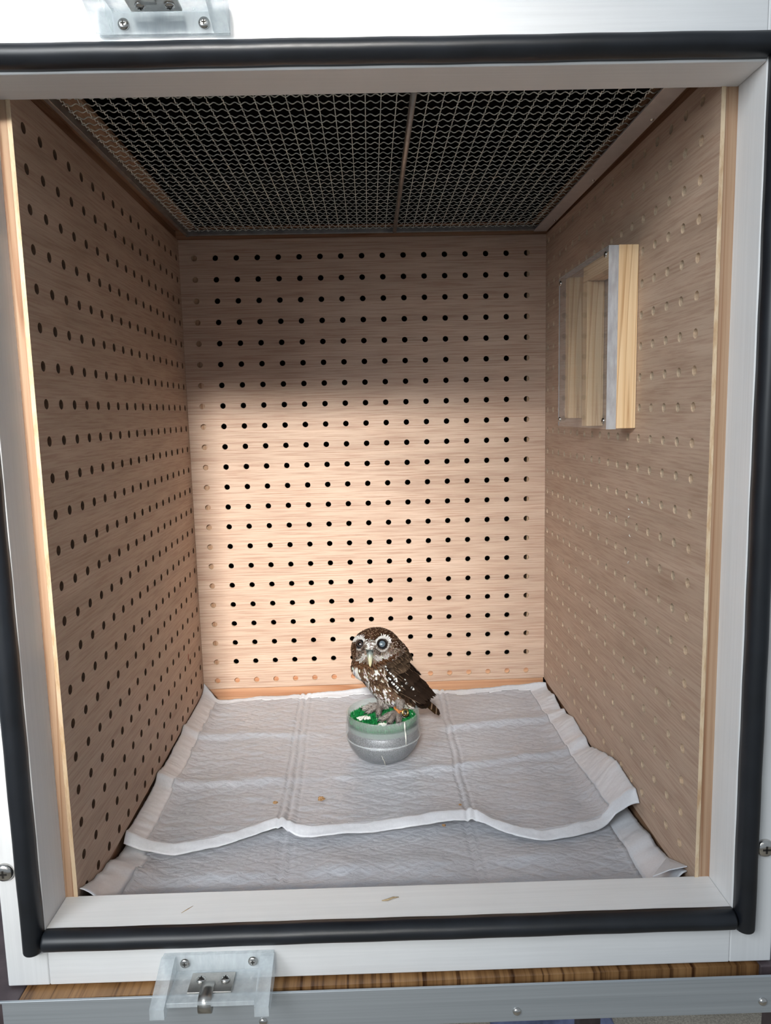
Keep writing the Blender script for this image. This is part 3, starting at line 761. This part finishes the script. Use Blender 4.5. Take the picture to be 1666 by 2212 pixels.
def feather(vs, fs, cs, p, d, n, L, Wd, c0, c1, lift=.10, off=.15, tipf=.62, cup=.25):
    s = d.cross(n).normalized(); k = len(vs)
    rows = [(0, .55), (.35, 1), (tipf, .95), (.86, .62), (1, .12)]
    for i, (u, w) in enumerate(rows):
        h = off + lift*L*u*(1-.35*u); w = w*Wd*.5
        c = c0 if u < tipf else c1
        for e, hh in ((-1, -cup*w), (0, 0), (1, -cup*w)):
            v = Vector(p) + d*(u*L) + n*(h+hh) + s*(w*e); vs.append(tuple(v))
            cs.append(tuple(x*(1.0 if e == 0 else .86) for x in c))
    for i in range(len(rows)-1):
        b = k+3*i; fs.append((b, b+1, b+4, b+3)); fs.append((b+1, b+2, b+5, b+4))
mtF, nt, bs = mat('plumage'); at = N(nt, 'ShaderNodeAttribute'); at.attribute_name = 'plumage'
fn_ = noise_n(nt, coords(nt, (1,1,1)), 1800, 3)
nt.links.new(mul(nt, at.outputs['Color'], ramp(nt, fn_, [(.35, (.72,.72,.72)), (.65, (1,1,1))])), bs.inputs['Base Color'])
bs.inputs['Roughness'].default_value = .8; bs.inputs['Specular IOR Level'].default_value = .08
M_FEA = mtF
rnd = random.Random(11)
ob = MB(); vs = list(BV); fs = list(BF); cs = []
for p, n in zip(BV, BN):
    c = pal(p, n, rnd)[0]; cs.append(tuple(x*.75 for x in c))
eyes = [(Vector((186.2, -176.0, -431.5)), 5.6), (Vector((208.6, -177.0, -430.0)), 6.3)]
# eye positions are refined so that they sit in the face surface
def surf(qx, qy):
    """point of the bird's surface at a place of the side chart"""
    o = HC + QX*((qx-812)/2.06) - QY*((qy-1400)/2.06) - vd*120
    h = bvh.ray_cast(o, vd); return (h[0], h[1]) if h[0] is not None else (None, None)
EYE = []
for qx, qy, r in ((778, 1391.5, 5.6), (825.5, 1391.5, 6.4)):
    h, n = surf(qx, qy); fwd = (n*.45 + Vector((.0,-.93,.32))*.55).normalized()
    EYE.append((h - fwd*(r*.48), r, fwd))
# grid of feathers: area weighted sampling, sorted so that tips overlie roots
areas = []; tot = 0
for f in BF:
    a, b, c = (Vector(BV[i]) for i in f[:3]); A = (b-a).cross(c-a).length*(.5 if len(f) == 3 else 1.0); tot += A; areas.append(tot)
import bisect
cnt = 11000
for k in range(cnt):
    f = BF[bisect.bisect_left(areas, rnd.random()*tot)]
    w = [rnd.random() for _ in f]; sw = sum(w); p = Vector((0,0,0)); n = Vector((0,0,0))
    for i, ww in zip(f, w): p += Vector(BV[i])*(ww/sw); n += BN[i]*(ww/sw)
    n.normalize()
    if any((p-e).length < r*1.3 for e, r, _ in EYE): continue
    c0, c1, L, Wd = pal(p, n, rnd)
    q = P2(p)
    if n.dot(VIEW) < -.3 and rnd.random() < .45: continue
    if in_wing(q) and n.dot(VIEW) > 0 and rnd.random() < .6: continue
    d = flow(p, n)
    for e, r, _ in EYE:
        if (p-e).length < r*1.3+4:
            d2 = (p-e); d2 -= n*d2.dot(n)
            if d2.length > .01: d = d2.normalized()
            L = min(L, 2.6)
    feather(vs, fs, cs, p, d, n, L, Wd, c0, c1, .12 if q[1] > 1436 else .16)
ob.v = vs; ob.f = fs; ob.m = [0]*len(fs); ob.sm = [True]*len(fs); ob.col = cs
ob.build('body', M_FEA, owl, fix=False)

# wings: rows of larger feathers over the flanks
def white_spots(): return []
SPOTS = [(831,1434,3.2),(834,1445,3.4),(841,1452,4.2),(847,1457,4),(840,1462,4.6),(852,1463,5),(853,1468,5.5),(848,1474,5.5),(856,1481,5),(859,1487,5.5),
         (877,1477,6.5),(890,1496,8.5),(888,1486,6),(905,1510,5),(907,1491,4.5),(893,1443,5),(902,1449,5),(885,1438,3.5),(918,1500,3.5),(872,1468,2.5),(866,1480,2.5)]
def wing(side):
    w = MB(); vs = []; fs = []; cs = []
    rn = random.Random(5+side)
    AW = Vector((.70, .16, -.70)).normalized()
    if side > 0:
        lay = [(9, 24, 58, 46, 6.6, 0, 1.2), (8, 12, 44, 30, 7.2, 0, 1.9), (9, 4, 34, 17, 6.8, 0, 2.5)]
    # chart rows: (start point, end point, count, feather length, width, lift off the body)
    rows = [((866,1492),(914,1460),10,32,6.0,1.6), ((860,1482),(910,1450),10,23,6.6,2.1), ((851,1474),(904,1436),11,15,6.4,2.7),
            ((846,1462),(897,1430),11,12,6,3.0), ((840,1450),(888,1422),11,9.5,5,3.2), ((836,1441),(880,1415),11,8,4.2,3.2), ((834,1434),(872,1410),11,7,3.6,3.0)]
    for ri, (a, b, cn, L, Wd, off) in enumerate(rows):
        for i in range(cn):
            f = (i+.25*rn.random())/(cn-1); qx = a[0]+(b[0]-a[0])*f; qy = a[1]+(b[1]-a[1])*f
            h, n = surf(qx, qy)
            if h is None: continue
            if side < 0:
                # mirrored through the bird's own middle plane
                mp = Vector((0, -149, 0)); h = Vector((h.x+2, -298-h.y-6, h.z+2)); n = Vector((n.x, -n.y, n.z))
            n = n.lerp(Vector((.05, -.95*side, .3)), .35).normalized()
            tg = Vector((270.5, -124 if side > 0 else -118, -518)); d = AW.lerp((tg-h).normalized(), .75 if L > 20 else .35); L = min(L, (tg-h).length*1.04) if L > 20 else L; d -= n*d.dot(n)*(.85 if L > 20 else 1); d.normalize()
            g = .6+.8*rn.random(); c0 = tuple(x*g for x in WDK); c1 = tuple(x*g*1.35 for x in WDK)
            if ri >= 4: c0 = mixc(WDK, (.085,.055,.033), .6*rn.random()); c1 = mixc(c0, PALE, .25*rn.random())
            feather(vs, fs, cs, h, d, n, L*(.9+.2*rn.random()), Wd, c0, c1, .035 if L > 20 else .06, off, .8, .30)
            # pale shaft edge lines
            if L > 14 and rn.random() < .6:
                s_ = d.cross(n).normalized()
                feather(vs, fs, cs, h+s_*Wd*.40+n*.25, d, n, L*.9, .38, mixc(BR, PALE, .7), PALE, .035 if L > 20 else .06, off, .8, 0)
            elif L < 13 and rn.random() < .5:
                feather(vs, fs, cs, h+n*.35, d, n, L*.8, .35, mixc(BR, PALE, .5), mixc(BR, PALE, .8), .06, off, .8, 0)
    if side > 0:
        for (qx, qy, dm) in SPOTS:
            h, n = surf(qx, qy)
            if h is None: continue
            n = n.lerp(Vector((.05, -.95, .3)), .35).normalized(); d = AW - n*AW.dot(n); d.normalize()
            r = dm/1.75
            feather(vs, fs, cs, h-d*r*.7, d, n, r*1.5, r*1.05, mixc(GY, WT, .55), WT, .0, 5.0, .3, .2)
        for (a, b) in (((828,1436),(830,1452)), ((829,1454),(834,1466)), ((833,1466),(840,1480)), ((848,1487),(858,1496)), ((895,1462),(903,1480)), ((880,1500),(895,1516))):
            ha, na = surf(*a); hb, nb = surf(*b)
            if ha is None or hb is None: continue
            d = (hb-ha); Ln = d.length; d.normalize()
            feather(vs, fs, cs, ha, d, na, Ln*1.1, 1.3, mixc(GY, PALE, .5), mixc(WT, PALE, .5), 0, 3.4, .5, .1)
    w.v = vs; w.f = fs; w.m = [0]*len(fs); w.sm = [True]*len(fs); w.col = cs
    return w.build('wing', M_FEA, owl, fix=False)
wing(1); wing(-1)
# tail fan
w = MB(); vs = []; fs = []; cs = []
rn = random.Random(2)
for i in range(7):
    k = (i-3)/3; o = Vector((248, -130, -502)) + Vector((.2, 1, 0))*k*3.5
    d = (Vector((.66, .28, -.70)) + Vector((0,1,0))*k*.07).normalized(); n = Vector((.62, -.5, .6)); n -= d*n.dot(d); n.normalize()
    c = tuple(x*(.7+.5*rn.random()) for x in BR)
    feather(vs, fs, cs, o, d, n, 40-2*abs(k), 5.0, tuple(x*.7 for x in c), tuple(x*.45 for x in c), .0, .2*i, .85, .25)
    for u in (.35, .55, .75):
        feather(vs, fs, cs, o+d*42*u, d, n, 2.2, 3.4, PALE, PALE, 0, .2*i+.35, .5, .25)
w.v = vs; w.f = fs; w.m = [0]*len(fs); w.sm = [True]*len(fs); w.col = cs; w.build('tail', M_FEA, owl, fix=False)

# eyes
M_EYEB = plain('eye_rim_black', (.006,.006,.007), .15, spec=.6)
M_IRIS = plain('brown_iris', (.040,.026,.022), .08, nscale=900, namp=.3, spec=.7)
M_PUP = plain('pupil', (.002,.002,.002), .04, spec=.8)
M_CLOUD = plain('clouded_lens', (.085,.115,.14), .08, nscale=500, namp=.15, spec=.8)
for (e, r, f), cl in zip(EYE, (0, 1)):
    q = f.to_track_quat('Z', 'Y').to_matrix()
    t = MB(); t.ell(tuple(e), (r, r, r*.92), 32, rot=q); eo = t.build('eye', M_EYEB, owl, fix=False, label='clouded bluish eye' if cl else 'dark brown eye')
    def cap(rad, out, mt, nm):
        t = MB(); prof_ = []; R_ = r*.93+out
        for k in range(9):
            a = math.asin(min(1, rad/r))*k/8; prof_.append((R_*math.sin(a), R_*math.cos(a)))
        v0 = []; n = 28
        for rr, h in prof_:
            for k in range(n):
                a = 2*math.pi*k/n; v0.append(tuple(e + q @ Vector((rr*math.cos(a), rr*math.sin(a), h))))
        t.add(v0, [(i*n+k, i*n+(k+1)%n, (i+1)*n+(k+1)%n, (i+1)*n+k) for i in range(8) for k in range(n)], 0, True)
        t.build(nm, mt, eo, fix=False)
    cap(r*.70, .06, M_IRIS, 'iris'); cap(r*(.52 if cl else .34), .14, M_CLOUD if cl else M_PUP, 'pupil')
# beak: hooked, horn coloured
M_BEAK, nt, bs = mat('horn_beak')
tcn = N(nt, 'ShaderNodeTexCoord'); sx = N(nt, 'ShaderNodeSeparateXYZ'); nt.links.new(tcn.outputs['Generated'], sx.inputs[0])
nt.links.new(ramp(nt, sx.outputs['Z'], [(.0, (.62,.55,.30)), (.55, (.42,.42,.30)), (.8, (.13,.16,.15)), (1, (.04,.05,.05))]), bs.inputs['Base Color']); bs.inputs['Roughness'].default_value = .3
hb, nb = surf(799.5, 1404); hb2, _ = surf(799, 1430)
pb = []
t = MB(); K = 14; vs = []; n = 16
p0 = hb + Vector((0, 1.5, .5)); 
for i in range(K+1):
    u = i/K
    c = p0 + Vector((-.1*u, -6.2*math.sin(u*math.pi*.62), -17.5*u**1.15)) 
    w_ = 3.9*(1-u)**.62+.25; dp = 3.6*(1-u)**.5+.2
    for k in range(n):
        a = 2*math.pi*k/n; sgn = math.cos(a)
        vs.append((c.x+w_*math.sin(a), c.y+dp*math.cos(a)*(1 if math.cos(a) > 0 else 1.0), c.z+.4*math.cos(a)))
t.add(vs, [(i*n+k, i*n+(k+1)%n, (i+1)*n+(k+1)%n, (i+1)*n+k) for i in range(K) for k in range(n)] + [list(range(n)), [K*n+k for k in range(n)]], 0, True)
bk = t.build('beak', M_BEAK, owl)
for s_ in (-1, 1):
    t = MB(); t.ell((p0.x+s_*2.3, p0.y-4.0, p0.z-1.6), (.9, .9, 1.1), 12); t.build('nostril', M_REC, bk)

# legs: feathered shanks and toes with dark claws
M_CLAW = plain('dark_claw', (.03,.03,.033), .3)
def fluffy(t, pts, rad, seed, col=((.17,.135,.115),(.36,.31,.28)), dens=7.0, Lf=3.2):
    r_ = random.Random(seed); vs, fs, cs = t.v, t.f, t.col
    P = [Vector(p) for p in pts]; n = 10; k0 = len(vs); ref = Vector((0,0,1))
    for i, p in enumerate(P):
        tg = (P[min(i+1, len(P)-1)]-P[max(i-1, 0)]).normalized(); a = tg.orthogonal().normalized(); ref2 = (ref-tg*ref.dot(tg)); a = ref2.normalized() if ref2.length > .05 else a
        b = tg.cross(a)
        for k in range(n):
            an = 2*math.pi*k/n; vs.append(tuple(p+(a*math.cos(an)+b*math.sin(an))*rad[i])); cs.append(mixc(*col, r_.random()*.5))
    for i in range(len(P)-1):
        for k in range(n): fs.append((k0+i*n+k, k0+i*n+(k+1)%n, k0+(i+1)*n+(k+1)%n, k0+(i+1)*n+k))
    fs.append([k0+k for k in range(n)]); fs.append([k0+(len(P)-1)*n+k for k in range(n)])
    for i in range(len(P)-1):
        L_ = (P[i+1]-P[i]).length; tg = (P[i+1]-P[i]).normalized(); a = tg.orthogonal().normalized(); b = tg.cross(a)
        for _ in range(int(L_*rad[i]*dens)):
            u = r_.random(); an = r_.random()*6.283; nn = a*math.cos(an)+b*math.sin(an); p = P[i]+(P[i+1]-P[i])*u+nn*(rad[i]*(1-u)+rad[i+1]*u)*.9
            c = mixc(*col, r_.random()); feather(vs, fs, cs, p, (tg+nn*.25+Vector((r_.random()-.5,r_.random()-.5,r_.random()-.5))*.5).normalized(), nn, Lf*(.6+.7*r_.random()), .7, c, mixc(c, WT, .3), .2, 0, .6, .2)
def leg(hip, ank, toes, seed, hind):
    t = MB(); t.col = []
    fluffy(t, [hip, tuple((Vector(hip)+Vector(ank))*.5+Vector((1,1,0))), ank], [5.6, 4.2, 3.2], seed)
    t.m = [0]*len(t.f); t.sm = [True]*len(t.f); lo = t.build('leg', M_FEA, owl, fix=False)
    for i, tp in enumerate(toes+[hind]):
        t = MB(); t.col = []; a, b = Vector(ank), Vector(tp)
        mid = a.lerp(b, .55)+Vector((0, 0, 1.3))
        fluffy(t, [tuple(a), tuple(mid), tuple(b)], [3.5, 3.0, 2.0], seed+i+1, Lf=2.6)
        t.m = [0]*len(t.f); t.sm = [True]*len(t.f); to = t.build('toe', M_FEA, lo, fix=False)
        d = (b-mid).normalized(); c = MB(); hz = Vector((d.x, d.y, 0)).normalized()
        c.tube([tuple(b), tuple(b+hz*2.0+Vector((0,0,.4))), tuple(b+hz*3.8-Vector((0,0,.6))), tuple(b+hz*4.6-Vector((0,0,2.2)))], [.95,.85,.6,.15], 8); c.build('claw', M_CLAW, lo)
    return lo
lg = leg((226, -174, -490), (223.5, -184, -499), [(205.5,-192,-503), (213.5,-200,-503), (223.5,-200,-503)], 21, (231,-182,-503))
leg((208, -162, -486), (205, -166, -498.5), [(188.5,-160,-503), (192,-170,-503.3), (203,-178,-503.3)], 41, (212,-158,-503))
# ring and leather strap on the near leg
M_LEATH = plain('orange_leather', (.46,.17,.045), .55, nscale=300, namp=.25)
M_BRASS = plain('brass_ring', (.38,.26,.10), .3, 1, nscale=200, namp=.2)
t = MB(); pts = []
for k in range(15):
    a = 2*math.pi*k/14; pts.append((224.6+4.6*math.cos(a), -184.8+4.4*math.sin(a), -495.2-1.6*math.cos(a)))
t.tube(pts, [1.0]*15, 8); st = t.build('leather_strap', M_LEATH, owl)
t = MB(); t.tube([(221.5,-189.6,-492.8),(224.2,-190.8,-495.6),(225.2,-190.6,-498.6)], [1.2,1.5,.9], 8); t.build('strap_end', M_LEATH, st)
t = MB()
for rr, hh in ((4.0, .9),):
    c0 = Vector((231.0, -187.5, -498.0)); ax = Vector((.35,-.85,.35)).normalized(); a = ax.orthogonal().normalized(); b = ax.cross(a); pts = []
    for k in range(21):
        an = 2*math.pi*k/20; pts.append(tuple(c0+(a*math.cos(an)+b*math.sin(an))*3.1))
    t.tube(pts, 1.15, 8)
t.build('brass_ring', M_BRASS, owl)

# =================================================================== on the floor behind the table
t = MB(); nx, ny = 40, 24; vs = []; fs = []
for i in range(nx+1):
    for j in range(ny+1):
        x = 395+215*i/nx; y = 170+150*j/ny; e = min(i, nx-i, j, ny-j)/4
        vs.append((x+4*nz(y*.03, 1), y+4*nz(x*.03, 2), -1266.5+min(1, e)*(16+9*nz(x*.03, y*.03, 5)+5*nz(x*.1, y*.08, 1))))
for i in range(nx):
    for j in range(ny): fs.append((i*(ny+1)+j, (i+1)*(ny+1)+j, (i+1)*(ny+1)+j+1, i*(ny+1)+j+1))
t.add(vs, fs, 0, True)
M_BLUE = plain('blue_cloth', (.16,.18,.30), .8, nscale=30, namp=.5, bmp=.3)
o = t.build('cloth', M_BLUE, None, 'crumpled bluish cloth on the carpet below the aluminium table edge', 'cloth'); sd = o.modifiers.new('thick', 'SOLIDIFY'); sd.thickness = .002
t = MB(); t.box(770, 1010, 255, 420, -1266.9, -1252, b=5)
t.build('floor_mat', plain('black_fabric', (.01,.01,.012), .9, nscale=300, bmp=.5), None, 'flat black mat on the beige carpet at the lower right, past the table edge', 'mat')

# =================================================================== small litter
M_DOWN = plain('white_down', (.72,.70,.66), .8, nscale=900, namp=.1)
for i, (y, z, ln, an) in enumerate(((-247.4,-285.3,2.6,1.3), (-295.7,-275.5,2.4,.4), (-296.1,-282.4,3.2,2.4), (-325.8,-265.9,2.2,1.0), (-299.2,-298.1,2.8,.8), (-297.2,-322.2,4.0,2.2))):
    t = MB(); dy, dz = math.cos(an)*ln/2, math.sin(an)*ln/2
    t.tube([(423.2,y-dy,z-dz), (422.6,y-dy*.3+.3,z-dz*.3), (422.5,y+dy*.4+.3,z+dz*.4), (423.2,y+dy,z+dz)], [.15,.45,.4,.1], 6)
    t.build('down_feather', M_DOWN, None, 'tiny wisp of white down stuck to the right pegboard wall', 'feather', 'wisps of down on the right wall')
M_STRAW = plain('dry_straw', (.40,.30,.17), .7, nscale=500, namp=.3)
t = MB(); t.tube([(198,-450,-523.4),(202,-450.5,-522.6),(206,-448.5,-522.5),(210,-447,-523.4)], [.25,.7,.6,.2], 8)
t.build('husk', M_STRAW, None, 'small dry brown husk lying on the white bottom rail near its middle', 'husk')
t = MB(); t.tube([(60.5,-453,-523.8),(64,-449.5,-523.6),(67,-446,-523.8)], [.15,.28,.12], 6)
t.build('splinter', M_STRAW, None, 'thin grey-brown splinter on the white bottom rail, toward its left end', 'splinter')
M_STAIN = plain('reddish_stain', (.26,.07,.035), .7, nscale=400, namp=.4)
t = MB(); n = 20
t.add([(-17.93, -71.4, -468.8)]+[(-17.93, -71.4+(2.4+1.3*nz(k*.9, 2))*math.cos(2*math.pi*k/n), -468.8+(4.6+2.6*nz(k*.8, 7))*math.sin(2*math.pi*k/n)) for k in range(n)], [(0, 1+k, 1+(k+1)%n) for k in range(n)])
t.build('stain', M_STAIN, enc, fix=False)
